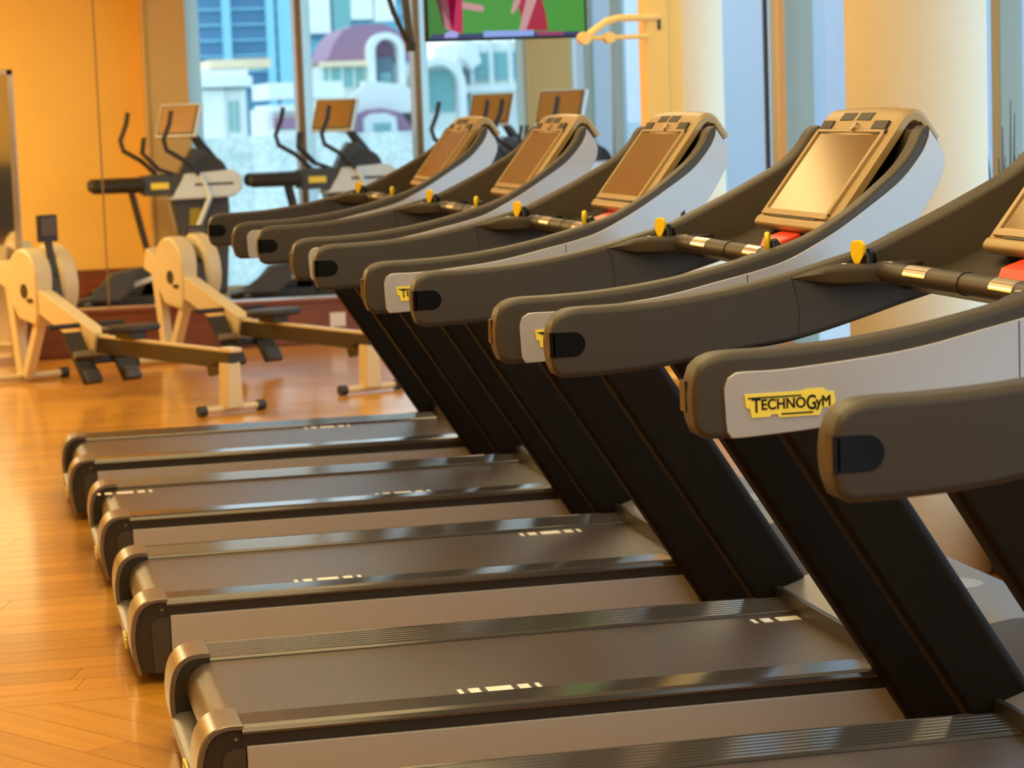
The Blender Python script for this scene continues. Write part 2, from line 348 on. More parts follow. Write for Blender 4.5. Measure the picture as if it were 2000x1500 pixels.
def make_treadmill(label):
    t = thing('treadmill', label, 'treadmill', group='treadmills in a row')
    # deck frame, belt, motor cover
    b = B(); b.box(.05, 1.90, -.395, .395, .045, .165, .01); b.build('deck_frame', m_dark, t)
    prof = []
    for k in range(9):
        a = PI / 2 + PI * k / 8; prof.append((.103 + .062 * math.cos(a), .143 + .062 * math.sin(a)))
    top = [(1.50, .205), (1.0, .205), (.5, .205)] + prof + [(.3, .081), (1.50, .081)]
    b = B(); b.rings([[Vector((p[0], yy, p[1])) for p in top] for yy in (-.262, .262)]); b.build('running_belt', m_belt, t)
    b = B(); b.prism([(1.503, .20), (1.503, .236), (1.53, .246), (1.60, .268), (1.70, .297), (1.76, .305), (1.86, .304), (1.93, .294), (1.965, .26), (1.97, .15), (1.95, .06), (1.503, .06)], -.412, .412, .014, 3); b.build('motor_cover', m_cover, t)
    b = B(); b.box(1.496, 1.512, -.41, .41, .20, .245, .003); b.build('cover_lip', m_dark, t)
    b = B(); b.tube([(1.80, -.02, .303), (1.80, -.02, .3065)], .06, 28); b.build('round_emblem', m_panel, t)
    for sy in (1, -1):
        # side rail: fluted glossy top over a black skirt
        pr = [(.262, .20), (.262, .2075), (.268, .2115)]
        for k in range(7):
            y0 = .272 + k * .0175; pr += [(y0, .2125 + k * .0011), (y0 + .0135, .2125 + k * .0011), (y0 + .0155, .2116 + k * .0011)]
        pr += [(.398, .2200), (.408, .216), (.4115, .208), (.4105, .203), (.40, .20)]
        b = B(); b.rings([[Vector((xx, sy * p[0], p[1])) for p in pr] for xx in (.098, 1.505)]); b.build('side_rail', m_rail, t, ang=.35)
        b = B(); b.box(.098, 1.60, min(sy * .27, sy * .406), max(sy * .27, sy * .4075), .165, .204); b.build('rail_skirt', m_dark, t)
        b = B(); b.box(.106, 1.56, min(sy * .37, sy * .411), max(sy * .37, sy * .411), .05, .178, .003); b.build('side_panel', m_panel, t)
        # rear cap: black body, metal band wrapped round it, screw
        cp = [(.100, .219), (.066, .219), (.040, .211), (.022, .193), (.012, .166), (.007, .125), (.010, .080), (.020, .030), (.104, .030)]
        cp = smooth_poly(cp[:8], 18) + [cp[8]]
        b = B(); b.prism(cp, min(sy * .266, sy * .405), max(sy * .266, sy * .405), .006, 2); cap = b.build('rear_cap', m_dark, t)
        cen = Vector((.11, .10)); band = []
        outer = [Vector(p) for p in smooth_poly([(.099, .2235), (.066, .2235), (.038, .215), (.018, .195), (.0075, .167), (.0025, .125), (.0055, .080), (.0165, .030)], 22)]
        inner = [Vector(p) for p in smooth_poly([(.099, .2135), (.068, .2135), (.045, .206), (.029, .189), (.019, .163), (.014, .125), (.017, .080), (.027, .030)], 22)]
        ya, yb = sy * .263, sy * .4125; rings = []
        for o_, i_ in zip(outer, inner): rings.append([Vector((o_.x, ya, o_.y)), Vector((o_.x, yb - sy * .004, o_.y)), Vector((o_.x + .003, yb, o_.y - .002)), Vector((i_.x, yb, i_.y)), Vector((i_.x, ya, i_.y))])
        b = B(); b.rings(rings); b.build('metal_band', m_cap, cap)
        b = B(); b.prism([(.060, .030), (.056, .150), (.062, .166), (.078, .172), (.104, .173), (.104, .030)], min(sy * .400, sy * .4085), max(sy * .400, sy * .4085), .002); b.build('side_plate', m_arm, cap)
        b = B(); b.tube([(.085, sy * .400, .193), (.085, sy * .4075, .193)], .0035, 8); b.build('screw', m_steel, cap)
        for xx in (.16, 1.78):
            b = B(); b.tube([(xx, sy * .33, 0), (xx, sy * .33, .05)], .028, 14); b.build('foot', m_seat, t)
        # upright leaning back from the front of the deck to the arm
        rings = []; n = 16
        for zz in (.10, .23, .5, .75, .955):
            x0 = 1.511 - (zz - .112) * .637; wd = .166; ring = []; ye, yi = .462, .392; r = .030
            for (sx, sw, a0) in ((1, 1, 0), (-1, 1, 90), (-1, -1, 180), (1, -1, 270)):
                rr = r if sx > 0 else .016
                for k in range(5):
                    a = math.radians(a0 + k * 22.5); ring.append(Vector((x0 + wd / 2 + sx * (wd / 2 - rr) + math.cos(a) * rr, sy * ((ye + yi) / 2 + sw * ((ye - yi) / 2 - rr) + math.sin(a) * rr), zz)))
            rings.append(ring)
        b = B(); b.rings(rings); b.build('upright', m_up, t, ang=1.2)
        # arm
        b = B(); b.rings(loft(TOP, BOT, sy, yo, TH, .013)); arm = b.build('arm', m_arm, t, ang=1.0)
        b = B(); b.rings(loft(SIL_T, SIL_B, sy, lambda x: yo(x) + .0035, .012, .0025, tiptaper=False)); b.build('silver_panel', m_silver, arm, ang=.9)
        b = B(); b.box(1.156, 1.1575, min(sy * .486, sy * .4942), max(sy * .486, sy * .4942), .985, 1.081); b.build('panel_joint', m_dark, arm)
        b = B(); b.tube([(1.108, sy * .4257, 1.094), (1.118, sy * .4257, 1.06), (1.124, sy * .4257, 1.02), (1.120, sy * .4257, .985)], .0013, 6); b.build('moulding_seam', m_dark, arm)
        # black sensor window wrapped round the tip, on the inner side
        pts = [(.630, .967), (.630, 1.014), (.672, 1.014)]
        for k in range(9):
            a = PI / 2 - PI * k / 8; pts.append((.676 + .0235 * math.cos(a), .9905 + .0235 * math.sin(a)))
        yi = .490 - TH - .0016; b = B(); b.prism(pts, min(sy * yi, sy * (yi + .03)), max(sy * yi, sy * (yi + .03)), .0012); b.build('sensor_window', m_black, arm)
        b = B(); b.box(.6345, .642, min(sy * yi, sy * (yi + .026)), max(sy * yi, sy * (yi + .026)), .968, 1.013, .002); b.build('sensor_lens', m_black, arm)
        # speed paddle on its black stem, printed marks and small pad
        b = B(); rings = []
        for px_, yi_, zb_, zt_ in ((1.11, .424, 1.088, 1.094), (1.14, .414, 1.082, 1.103), (1.17, .394, 1.074, 1.111), (1.20, .370, 1.072, 1.116), (1.24, .352, 1.074, 1.117), (1.30, .350, 1.076, 1.117), (1.335, .372, 1.080, 1.117), (1.365, .405, 1.088, 1.117), (1.385, .424, 1.098, 1.114)):
            h_ = (zt_ - zb_) * .3
            rings.append([Vector((px_, sy * q_[0], q_[1])) for q_ in ((.445, zt_), (yi_ + .014, zt_), (yi_ + .004, zt_ - h_ * .3), (yi_, zt_ - h_), (yi_ + .004, zb_ + h_ * .8), (yi_ + .018, zb_ + h_ * .2), (.445, zb_ - .004))])
        b.rings(rings); pad = b.build('control_pad', m_arm, t)
        b = B(); pl = []
        for k in range(16):
            a = 2 * PI * k / 16; pl.append((sy * (.398 + .018 * math.cos(a)), 1.141 + .024 * math.sin(a) + .004 * math.cos(2 * a)))
        b.prism(pl, 1.228, 1.238, .003, axis='x', mtx=Matrix.Translation((1.233, sy * .398, 0)) @ Matrix.Rotation(sy * .45, 4, 'Z') @ Matrix.Translation((-1.233, -sy * .398, 0))); b.build('speed_paddle', m_yel, pad)
        b = B(); b.tube([(1.250, sy * .392, 1.112), (1.250, sy * .392, 1.130), (1.246, sy * .394, 1.143)], .016, 14, rs=[.019, .016, .009]); b.build('paddle_stem', m_black, pad)
        b = B(); b.box(1.198, 1.206, sy * .392 - .004, sy * .392 + .004, 1.117, 1.1185); 
        for (px, py) in ((1.262, .392), (1.268, .386), (1.278, .384), (1.274, .372), (1.286, .374), (1.282, .362)):
            b.box(px - .003, px + .005, sy * py - .003, sy * py + .004, 1.117, 1.1185)
        b.build('printed_marks', m_white, pad, smooth=False)
    # badge on the near arm
    near = [c for c in t.children if c.name.startswith('arm')][-1]
    y0 = -.4945
    out = [(.7105, .9935), (.800, .9935), (.812, .9965), (.836, .9965), (.842, .9905), (.8525, .9905), (.8545, .978), (.8535, .967), (.834, .967), (.829, .9555), (.765, .9555), (.762, .9610), (.752, .9610), (.750, .9575), (.721, .9575), (.719, .9715), (.713, .9730)]
    out = [(p[0], p[1] + (p[0] - .71) * -.0) for p in out]
    b = B(); b.prism(out, y0 - .0015, y0 + .001); b.build('badge', m_logo, near, smooth=False)
    x = .7215; _, wd = text_mesh('T', .0310, x, .9655, y0 - .002, .76, parent=near); x += wd + .0004
    _, wd = text_mesh('ECHNO', .0225, x, .9690, y0 - .002, .90, parent=near); x += wd + .001
    _, wd = text_mesh('G', .0310, x, .9655, y0 - .002, .74, parent=near); x += wd + .0004
    _, wd = text_mesh('yM', .0235, x, .9690, y0 - .002, .84, parent=near)
    b = B(); b.box(.7155, .800, y0 - .0028, y0 - .0014, .9865, .9885); b.box(.768, .818, y0 - .0028, y0 - .0014, .9600, .9620); b.build('badge_lines', m_ink, near, smooth=False)
    # grip bar
    pts = []
    for k in range(-12, 13):
        yy = k / 12 * .43; pts.append((1.268 + .014 * math.cos(abs(k) / 12 * 1.4), yy, 1.100))
    b = B(); b.tube(pts, .0195, 18); bar = b.build('grip_bar', m_arm, t)
    b = B(); b.tube([(1.282, -.004, 1.100), (1.282, .004, 1.100)], .0215, 20); b.build('ring', m_dark, bar)
    for yc in (.190, -.190):
        b = B()
        for a0 in (60, 100, 140):
            ring = []
            for yy in (yc - .05, yc + .05):
                xc = 1.268 + .014 * math.cos(abs(yy) / .43 * 1.4)
                ring.append([Vector((xc + math.cos(math.radians(a)) * rr, yy, 1.100 + math.sin(math.radians(a)) * rr)) for rr, a in ((.0206, a0), (.0206, a0 + 12), (.0206, a0 + 25), (.0206, a0 + 36), (.019, a0 + 36), (.019, a0))])
            b.rings(ring)
        b.build('pulse_sensor', m_steel, bar)
    # tray between arms, stop button
    b = B(); b.prism([(1.33, 1.062), (1.345, 1.085), (1.42, 1.108), (1.50, 1.15), (1.50, 1.12), (1.42, 1.080)], -.425, .425, .004); b.build('tray', m_arm, t)
    b = B(); b.prism([(1.372, 1.100), (1.380, 1.120), (1.425, 1.134), (1.435, 1.118), (1.43, 1.108)], -.055, .075, .005, 3); b.build('stop_button', m_red, t)
    # head: body between the arms behind the console
    b = B(); b.prism([(1.56, 1.17), (1.600, 1.345), (1.606, 1.358), (1.625, 1.340), (1.642, 1.285), (1.622, 1.240), (1.575, 1.178), (1.515, 1.125), (1.485, 1.12)], -.30, .30, .006); b.build('head_shell', m_dark, t)
    b = B(); b.prism([(1.44, 1.150), (1.455, 1.120), (1.50, 1.118), (1.50, 1.17), (1.585, 1.33), (1.575, 1.345)], -.21, .21, .006); b.build('console_back', m_dark, t)
    # console: a ribbon from the lower lip up over the top to the visor
    cl = [(1.418, 1.150), (1.430, 1.163), (1.4375, 1.176), (1.505, 1.264), (1.572, 1.352), (1.590, 1.378), (1.606, 1.394), (1.625, 1.401), (1.643, 1.397), (1.658, 1.383), (1.688, 1.338)]
    cs = smooth_poly(cl, 40); rings = []
    for i, p in enumerate(cs):
        a = Vector(cs[max(i - 1, 0)]); c = Vector(cs[min(i + 1, len(cs) - 1)]); d = (c - a).normalized(); nrm = Vector((-d.y, d.x)); hw = .243 - .012 * (i / 39); th = .026 if i < 34 else .020
        if i == 0: th = .016
        q = Vector(p) - nrm * th; r = .008; ring = []
        for yy, k in ((-hw + r, 0), (-hw, r), ): pass
        pp = Vector(p); crown = lambda y_: nrm * (.006 * (1 - (y_ / hw) ** 2) if i > 22 else 0)
        ys = [-hw + r, -hw * .5, 0, hw * .5, hw - r]
        up = [(y_, pp + crown(y_)) for y_ in ys]
        side = [(hw, pp - nrm * r)]; low = [(hw, q + nrm * .003), (hw - r, q), (-hw + r, q), (-hw, q + nrm * .003)]; s2 = [(-hw, pp - nrm * r)]
        ring = [Vector((v.x, y_, v.y)) for y_, v in up + side + low + s2]; rings.append(ring)
    b = B(); b.rings(rings); con = b.build('console', m_con, t, ang=.7)
    # basis on the console plane
    o0 = Vector((1.4375, 0, 1.176)); du = (Vector((1.572, 0, 1.352)) - o0).normalized(); dn = Vector((-du.z, 0, du.x)); Lc = (Vector((1.572, 0, 1.352)) - o0).length
    MC = Matrix(((0, du.x, dn.x, o0.x), (1, 0, 0, o0.y), (0, du.z, dn.z, o0.z), (0, 0, 0, 1)))
    b = B(); b.box(-.198, .198, .004, Lc - .004, -.002, .0035, .002, mtx=MC); b.build('screen', m_screen, con, smooth=False)
    b = B()
    for a in ((-.214, -.198, -.004, Lc + .004), (.198, .214, -.004, Lc + .004), (-.214, .214, -.012, .004), (-.214, .214, Lc - .004, Lc + .004)): b.box(*a, -.002, .008, .0025, mtx=MC)
    b.build('bezel', m_con, con)
    b = B(); b.box(-.236, .236, -.040, -.012, -.024, .006, .010, mtx=MC, seg=3); b.build('lower_lip', m_con, con)
    b = B(); b.box(-.16, .16, -.0165, -.0125, .0055, .0068, .0006, mtx=MC); b.build('lip_groove', m_arm, con)
    # air vents and round button on the top edge
    k0 = 24
    def topbox(y0_, y1_, i0, i1, name, m_, h=.0022):
        p, q = Vector(cs[i0]), Vector(cs[i1]); d = (q - p); L = d.length; d.normalize(); nn = Vector((-d.y, d.x))
        MT = Matrix(((0, d.x, nn.x, p.x), (1, 0, 0, 0), (0, d.y, nn.y, p.y), (0, 0, 0, 1)))
        b = B(); b.box(y0_, y1_, 0, L, -.004, .0050 + h, .001, mtx=MT); return b.build(name, m_, con)
    topbox(.135, .205, 24, 26, 'vent', m_seat); topbox(.02, .105, 26, 28, 'vent', m_seat); topbox(-.085, .0, 26, 28, 'vent', m_seat); topbox(-.205, -.12, 24, 26, 'vent', m_seat)
    topbox(-.215, .215, 23, 24, 'vent_ledge', m_dark, .001)
    p = Vector(cs[24]); b = B(); b.tube([(p.x - .002, -.03, p.y + .004), (p.x - .011, -.03, p.y + .011)], .011, 14); b.build('round_button', m_steel, con)
    # rear skirt between the caps with the maker's emblem
    b = B(); b.prism([(.050, .096), (.020, .092), (.006, .082), (.003, .066), (.008, .048), (.022, .030), (.06, .028)], -.264, .264, .002); sk = b.build('rear_skirt', m_skirt, t)
    b = B(); b.box(-.0015, .004, -.215, -.095, .060, .082, .001); b.box(-.0015, .004, -.195, -.115, .054, .087, .001); b.build('rear_badge', m_logo, sk)
    b = B(); b.box(-.0025, .002, -.185, -.125, .066, .076, .001); b.build('badge_mark', m_white, sk)
    return t
def copy_tree(o, parent=None):
    c = o.copy(); C.objects.link(c)
    if parent: c.parent = parent
    for ch in list(o.children): copy_tree(ch, c)
    return c
OFS = {1: (-.073, 6.702), 2: (-.031, 5.385), 3: (-.024, 4.034), 4: (.020, 2.678), 5: (.059, 1.460), 6: (.050, -.086)}
LAB = {6: 'nearest treadmill, cut off by the right edge, black oval window on its arm tip',
       5: 'second nearest treadmill, silver arm with the full yellow badge in view',
       4: 'third nearest treadmill, its console in front of the big cream column',
       3: 'fourth treadmill from the camera, white dashes near the front of its belt',
       2: 'fifth treadmill from the camera, white dashes at the rear roller of its belt',
       1: 'farthest treadmill of the row, next to the rowing machines'}
MARKS = {5: [(.70, .22)], 4: [(.578, -.226), (1.375, .205)], 3: [(1.165, .213), (.45, -.226)], 2: [(.03, .185), (.9, -.226)], 1: [(.95, .222)], 6: [(1.1, .22)]}
proto = make_treadmill(LAB[6])
for m_i in (6, 5, 4, 3, 2, 1):
    o = proto if m_i == 6 else copy_tree(proto)
    o['label'] = LAB[m_i]; o.location = (*OFS[m_i], 0)
for m_i in (6, 5, 4, 3, 2, 1):
    root = next(q for q in S.objects if q.parent is None and q.get('label') == LAB[m_i]); belt = next(q for q in root.children if q.name.startswith('running_belt'))
    for (mx_, my_) in MARKS[m_i]:
        for (a, c) in ((0, .010), (.024, .048), (.062, .118), (.132, .156), (.170, .180)):
            if mx_ + c > 1.492: c = 1.492 - mx_
            if c <= a: continue
            b = B(); b.box(mx_ + a, mx_ + c, my_ - .021, my_ + .021, .2048, .2056); b.build('belt_dash', m_white, belt, smooth=False)

# ------------------------------------------------------------------ rowing machines
def make_rower(label, fold=0.0):
    t = thing('rowing_machine', label, 'rowing machine', group='cream rowing machines')
    # local: +Y forward (towards the flywheel), X to the right
    def beam(p, q, w, h, name, m_, par=t, bev=.008):
        p, q = Vector(p), Vector(q); d = q - p; L = d.length; d.normalize(); sx = d.cross(Vector((0, 0, 1))).normalized(); u = sx.cross(d)
        MT = Matrix(((sx.x, d.x, u.x, p.x), (sx.y, d.y, u.y, p.y), (sx.z, d.z, u.z, p.z), (0, 0, 0, 1)))
        b = B(); b.box(-w / 2, w / 2, 0, L, -h / 2, h / 2, bev, mtx=MT); return b.build(name, m_, par)
    rail = beam((0, -.02, .262), (0, 1.50, .262), .05, .085, 'monorail', m_railb)
    beam((0, -.02, .308), (0, 1.42, .308), .042, .012, 'rail_top', m_cream, rail, .002)
    beam((0, 1.36, .265), (0, 2.50, .62), .085, .13, 'main_frame', m_cream)
    # rear leg and foot
    b = B(); b.prism([(-.045, .03), (.045, .03), (.036, .25), (-.036, .25)], -.045, .045, .008, mtx=Matrix.Translation((0, .02, 0))); b.build('rear_leg', m_cream, t)
    beam((0, .06, .24), (0, .20, .20), .05, .06, 'bracket', m_railb)
    b = B(); b.tube([(-.17, .02, .028), (.17, .02, .028)], .017, 10); rf = b.build('rear_foot', m_cream, t)
    for sx in (-1, 1):
        b = B(); b.tube([(sx * .145, .02, .027), (sx * .185, .02, .027)], .026, 12); b.build('foot_cap', m_seat, rf)
    b = B(); b.box(-.035, .035, -.05, .06, .303, .325, .006); b.build('rail_end_cap', m_cream, t)
    # front legs and foot
    beam((0, 2.42, .58), (0, 2.32, .03), .055, .075, 'front_leg', m_cream); beam((.0, 2.02, .43), (0, 2.27, .03), .055, .060, 'front_leg', m_cream)
    b = B(); b.tube([(-.24, 2.30, .028), (.24, 2.30, .028)], .019, 10); ff = b.build('front_foot', m_cream, t)
    for sx in (-1, 1):
        b = B(); b.tube([(sx * .215, 2.30, .030), (sx * .26, 2.30, .030)], .030, 12); b.build('foot_wheel', m_seat, ff)
    # flywheel: cream chain housing on the left, caged fan on the right
    hp = []
    for k in range(11):
        a = PI * k / 10; hp.append((2.17 + .175 * math.cos(a), .60 + .155 * math.sin(a)))
    hp = hp + [(1.995, .40), (2.02, .33), (2.24, .36), (2.345, .48)]
    b = B(); b.prism(hp, -.055, .055, .018, 3, axis='x'); hs = b.build('chain_housing', m_cream, t)
    b = B(); b.tube([(-.060, 2.14, .52), (-.052, 2.14, .52)], .040, 16); b.box(-.062, -.050, 2.04, 2.10, .46, .48); b.build('housing_opening', m_dark, hs)
    b = B()
    rr = [(.08, .10), (.205, .10), (.222, .12), (.222, .19), (.208, .205), (.175, .21), (.168, .20), (.168, .115), (.08, .115)]
    rg = []
    for k in range(37):
        a = 2 * PI * k / 36; rg.append([Vector((x_, 2.20 + r_ * math.cos(a), .545 + r_ * math.sin(a))) for r_, x_ in rr])
    b.rings(rg, caps=False); fw_ = b.build('flywheel_cage', m_cream, t)
    b = B(); b.tube([(.13, 2.20, .545), (.185, 2.20, .545)], .166, 36); b.build('fan', m_mesh, fw_)
    b = B()
    for k in range(12):
        a = 2 * PI * k / 12; b.tube([(.196, 2.2 + .03 * math.cos(a), .545 + .03 * math.sin(a)), (.196, 2.2 + .175 * math.cos(a), .545 + .175 * math.sin(a))], .004, 6)
    b.build('cage_spokes', m_cream, fw_)
    b = B(); b.tube([(.0, 2.2, .545), (.15, 2.2, .545)], .03, 12); b.build('axle', m_dark, t)
    # monitor arm
    beam((.075, 1.94, .34), (.075, 2.02, .60), .05, .022, 'monitor_stand', m_seat)
    beam((.075, 2.02, .60), (.085 + fold * .1, 2.10 + fold * .2, .80 - fold * .1), .045, .022, 'monitor_arm', m_seat)
    zc = .86 - fold * .14
    b = B(); b.box(.025, .145, 2.085, 2.115, zc - .075, zc + .075, .008, mtx=Matrix.Translation((fold * .08, fold * .15, 0))); mo = b.build('monitor', m_seat, t)
    b = B(); b.box(.040, .130, 2.080, 2.086, zc - .04, zc + .06, mtx=Matrix.Translation((fold * .08, fold * .15, 0))); b.build('monitor_display', mat('dull_display', (.10, .06, .02), .3), mo)
    # foot stretchers
    for sx in (-1, 1):
        MT = Matrix.Translation((sx * .115, 1.36, .20)) @ Matrix.Rotation(math.radians(48), 4, 'X')
        b = B(); b.box(-.055, .055, -.17, .17, -.012, .012, .006, mtx=MT); fp = b.build('footplate', m_seat, t)
        b = B(); b.box(-.058, .058, -.02, .02, .012, .045, .008, mtx=MT); b.build('strap', mat('grey_strap', (.16, .13, .09), .5), fp)
        b = B(); b.box(-.045, .045, -.18, -.10, .010, .040, .008, mtx=MT); b.build('heel_cup', m_grey, fp)
    b = B(); b.box(-.12, .12, 1.36, 1.42, .16, .20, .01); b.build('stretcher_bar', m_seat, t)
    b = B(); b.tube([(-.22, 1.52, .36), (.22, 1.52, .36)], .014, 10); b.build('handle', m_seat, t)
    # seat on its carriage
    sp = []
    for k in range(20):
        a = 2 * PI * k / 20; sp.append((.165 * math.cos(a) * (1 if math.sin(a) < .2 else .94), 1.02 + .115 * math.sin(a)))
    b = B(); b.prism(sp, .350, .385, .014, 3, axis='z'); st = b.build('seat', m_seat, t)
    b = B(); b.box(-.045, .045, .93, 1.11, .312, .352, .005); b.build('seat_carriage', m_railb, st)
    return t
def aim(o, rear, front):
    o.location = (rear[0], rear[1], 0); o.rotation_euler = (0, 0, math.atan2(-(front[0] - rear[0]), front[1] - rear[1]))
rA = make_rower('cream rowing machine at the left edge with an upright black monitor'); aim(rA, (.83, 9.20), (-.12, 11.30))
rB = make_rower('cream rowing machine nearer the treadmills with its monitor folded low', .9); aim(rB, (1.60, 9.72), (.70, 11.95))
rC = copy_tree(rA); rC['label'] = 'cream rowing machine added behind the glass as a stand-in for a reflection'; aim(rC, (-.95, 15.9), (-.02, 13.55))  # added copy, turned round, standing in for a reflection in the glass

# ------------------------------------------------------------------ cross trainers behind the glass
def make_trainer(label):
    t = thing('cross_trainer', label, 'cross trainer', group='cross trainers by the back window')   # local origin: rear of the base, X forward
    D = .16
    b = B(); b.box(.0, 1.15, -.05, .05, .0, .07, .02); b.box(.08, .14, -.28, .28, 0, .06, .02); b.box(1.05, 1.13, -.25, .25, 0, .07, .02); b.build('base_frame', m_grey, t)
    sh = [(.83, .06), (.85, .50), (.80, .80), (.86, .98), (.96, 1.18), (1.03, 1.22), (1.14, 1.12), (1.22, .98), (1.25, .80), (1.22, .30), (1.20, .06)]
    b = B(); b.prism(smooth_poly(sh, 26), -.11, .11, .03, 3); body = b.build('shroud', m_grey, t)
    b = B(); b.prism([(.92, .50), (1.04, .50), (1.02, .74), (.94, .74)], -.114, -.108); b.build('yellow_label', mat('dull_yellow', (.40, .30, .02), .5), body, smooth=False)
    b = B(); b.tube([(1.10, -.12, 1.00), (1.10, .12, 1.00)], .145, 28); b.build('drum_cover', m_drum, body)
    for sy in (-1, 1):
        y0, y1 = sorted((sy * .12, sy * .19))
        b = B(); b.prism([(.74, .81), (.83, .85), (.90, 1.01), (1.28, 1.03), (1.35, .98), (1.35, .88), (1.28, .82)], y0, y1, .015, 3); fa = b.build('side_fairing', m_lsil, t)
        b = B(); b.box(.98, 1.28, sy * .192 - .002, sy * .192 + .002, .915, .935, .001); b.build('fairing_groove', m_grey, fa)
        b = B(); b.prism([(.58, .85), (.58, 1.00), (.895, 1.015), (.815, .85)], y0, y1, .012, 3); fd = b.build('dark_fairing', m_grey, t)
        b = B(); b.box(.64, .78, sy * .191 - .002, sy * .191 + .002, .90, .95, .001); b.build('yellow_badge', m_logo, fd)
        b = B(); b.tube([(.20, sy * .155, .935), (.58, sy * .155, .935)], .055, 16, rs=[.055, .058]); b.build('side_grip', m_seat, t)
        b = B(); b.tube([(.17, sy * .155, .935), (.20, sy * .155, .935)], .05, 16, rs=[.030, .055]); b.build('grip_cap', m_seat, t)
        b = B(); b.tube([(.50, sy * .15, .88), (.57, sy * .15, .55), (.64, sy * .13, .25), (.70, sy * .08, .04)], .018, 8); b.build('strut', m_seat, t)
        off = .30 if sy < 0 else 0.0
        b = B(); b.tube([(.52 + off, sy * .24, 1.50), (.50 + off, sy * .25, 1.40), (.45 + off, sy * .25, 1.28), (.47 + off, sy * .24, 1.20), (.60 + off, sy * .22, 1.12), (.72 + off, sy * .20, 1.00)], .019, 10); h = b.build('moving_handle', m_seat, t)
        b = B(); b.tube([(.72 + off, sy * .20, 1.01), (.80 + off, sy * .19, .84), (.90, sy * .17, .40)], .020, 8); b.build('handle_lever', m_lsil, h)
        po = .0 if sy < 0 else .18
        b = B(); b.prism([(-.02 + po, .06 + .06 * (sy > 0)), (.16 + po, .10), (.30 + po, .27), (.50 + po, .30), (.46 + po, .14), (.36 + po, .05)], sy * .17 - .075, sy * .17 + .075, .02); b.build('pedal', m_grey, t)
        b = B(); b.tube([(.45 + po, sy * .14, .16), (.95, sy * .14, .30)], .022, 8); b.build('pedal_bar', m_lsil, t)
        b = B(); b.tube([(.62, sy * .09, 1.30), (.60, sy * .10, 1.18), (.72, sy * .09, 1.05), (.86, sy * .08, 1.00)], .014, 8); b.build('fixed_handle', m_seat, t)
    b = B(); b.tube([(1.14, 0, 1.10), (1.02, 0, 1.28), (.96, 0, 1.40)], .035, 10, rs=[.05, .035, .03]); b.build('neck', m_seat, t)
    lat = Vector((.72, -.69, 0)).normalized(); upv = Vector((.24, .20, .90)).normalized(); nv = lat.cross(upv).normalized()
    MT = Matrix(((upv.x, lat.x, -nv.x, .90), (upv.y, lat.y, -nv.y, 0), (upv.z, lat.z, -nv.z, 1.42), (0, 0, 0, 1)))
    if nv.x > 0: nv = -nv
    MT = Matrix(((upv.x, lat.x, nv.x, .90), (upv.y, lat.y, nv.y, 0), (upv.z, lat.z, nv.z, 1.42), (0, 0, 0, 1)))
    b = B(); b.box(-.135, .135, -.20, .20, -.02, .02, .01, mtx=MT); d = b.build('display', m_lsil, t)
    b = B(); b.box(-.120, .120, -.185, .185, .018, .024, .002, mtx=MT); b.build('display_frame', m_grey, d)
    b = B(); b.box(-.105, .110, -.170, .170, .023, .028, mtx=MT); b.build('screen', mat('amber_screen', (.40, .22, .05), .3), d)
    return t
e0 = make_trainer('grey cross trainer in front of the yellow wall, leftmost behind the glass'); e0.location = (.36, 16.6, 0)
for (x, y, l) in ((1.59, 16.6, 'grey cross trainer in front of the first window mullion'), (2.84, 16.5, 'cross trainer seen over the farthest treadmill console'), (2.97, 14.7, 'cross trainer whose screen glows amber before the ochre pier')):
    c = copy_tree(e0); c['label'] = l; c.location = (x, y, 0)

# ------------------------------------------------------------------ leaning framed mirror, strength tower, television, twigs
t = thing('framed_mirror', 'tall metal-framed mirror standing at the left edge before the yellow wall', 'mirror', (0, 0, 0))
b = B(); b.box(-.92, -.075, 12.30, 12.33, .02, 1.765, .004); b.build('backing', m_dark, t)
b = B(); b.box(-.89, -.11, 12.292, 12.298, .05, 1.73); b.build('mirror_pane', m_mirror, t, smooth=False)
b = B()
for a in ((-.92, -.885, .02, 1.765), (-.115, -.075, .02, 1.765), (-.92, -.075, 1.73, 1.765), (-.92, -.075, .0, .05)): b.box(a[0], a[1], 12.27, 12.335, a[2], a[3], .004)
b.build('frame', m_chrome, t)

t = thing('strength_tower', 'gold enamelled gym tower with a short bent pulley arm', 'gym machine', (3.13, 9.5, 0))
b = B(); b.box(-.10, .02, -.07, .07, 0, 2.5, .008); b.box(.02, .10, -.05, .07, 0, 2.5, .008); b.build('pillar', m_gold, t)
b = B(); b.box(-.20, .20, -.35, .35, 0, .05, .01); b.build('base', m_gold, t)
b = B(); b.tube([(-.02, -.06, 1.862), (-.25, -.10, 1.862), (-.32, -.12, 1.845), (-.44, -.14, 1.765)], .018, 10); arm = b.build('pulley_arm', m_gold, t)
b = B(); b.tube([(-.44, -.14, 1.765), (-.30, -.12, 1.765), (-.10, -.08, 1.768)], .012, 8); b.build('cross_link', m_gold, arm)
b = B(); b.tube([(-.305, -.15, 1.765), (-.305, -.09, 1.765)], .028, 14); b.build('pulley', m_gold, arm)
b = B(); b.tube([(-.44, -.17, 1.765), (-.44, -.11, 1.765)], .032, 14); b.build('pulley', m_gold, arm)
b = B(); b.box(-.035, -.02, -.075, -.065, 1.80, 1.86); b.build('slot', m_dark, t)

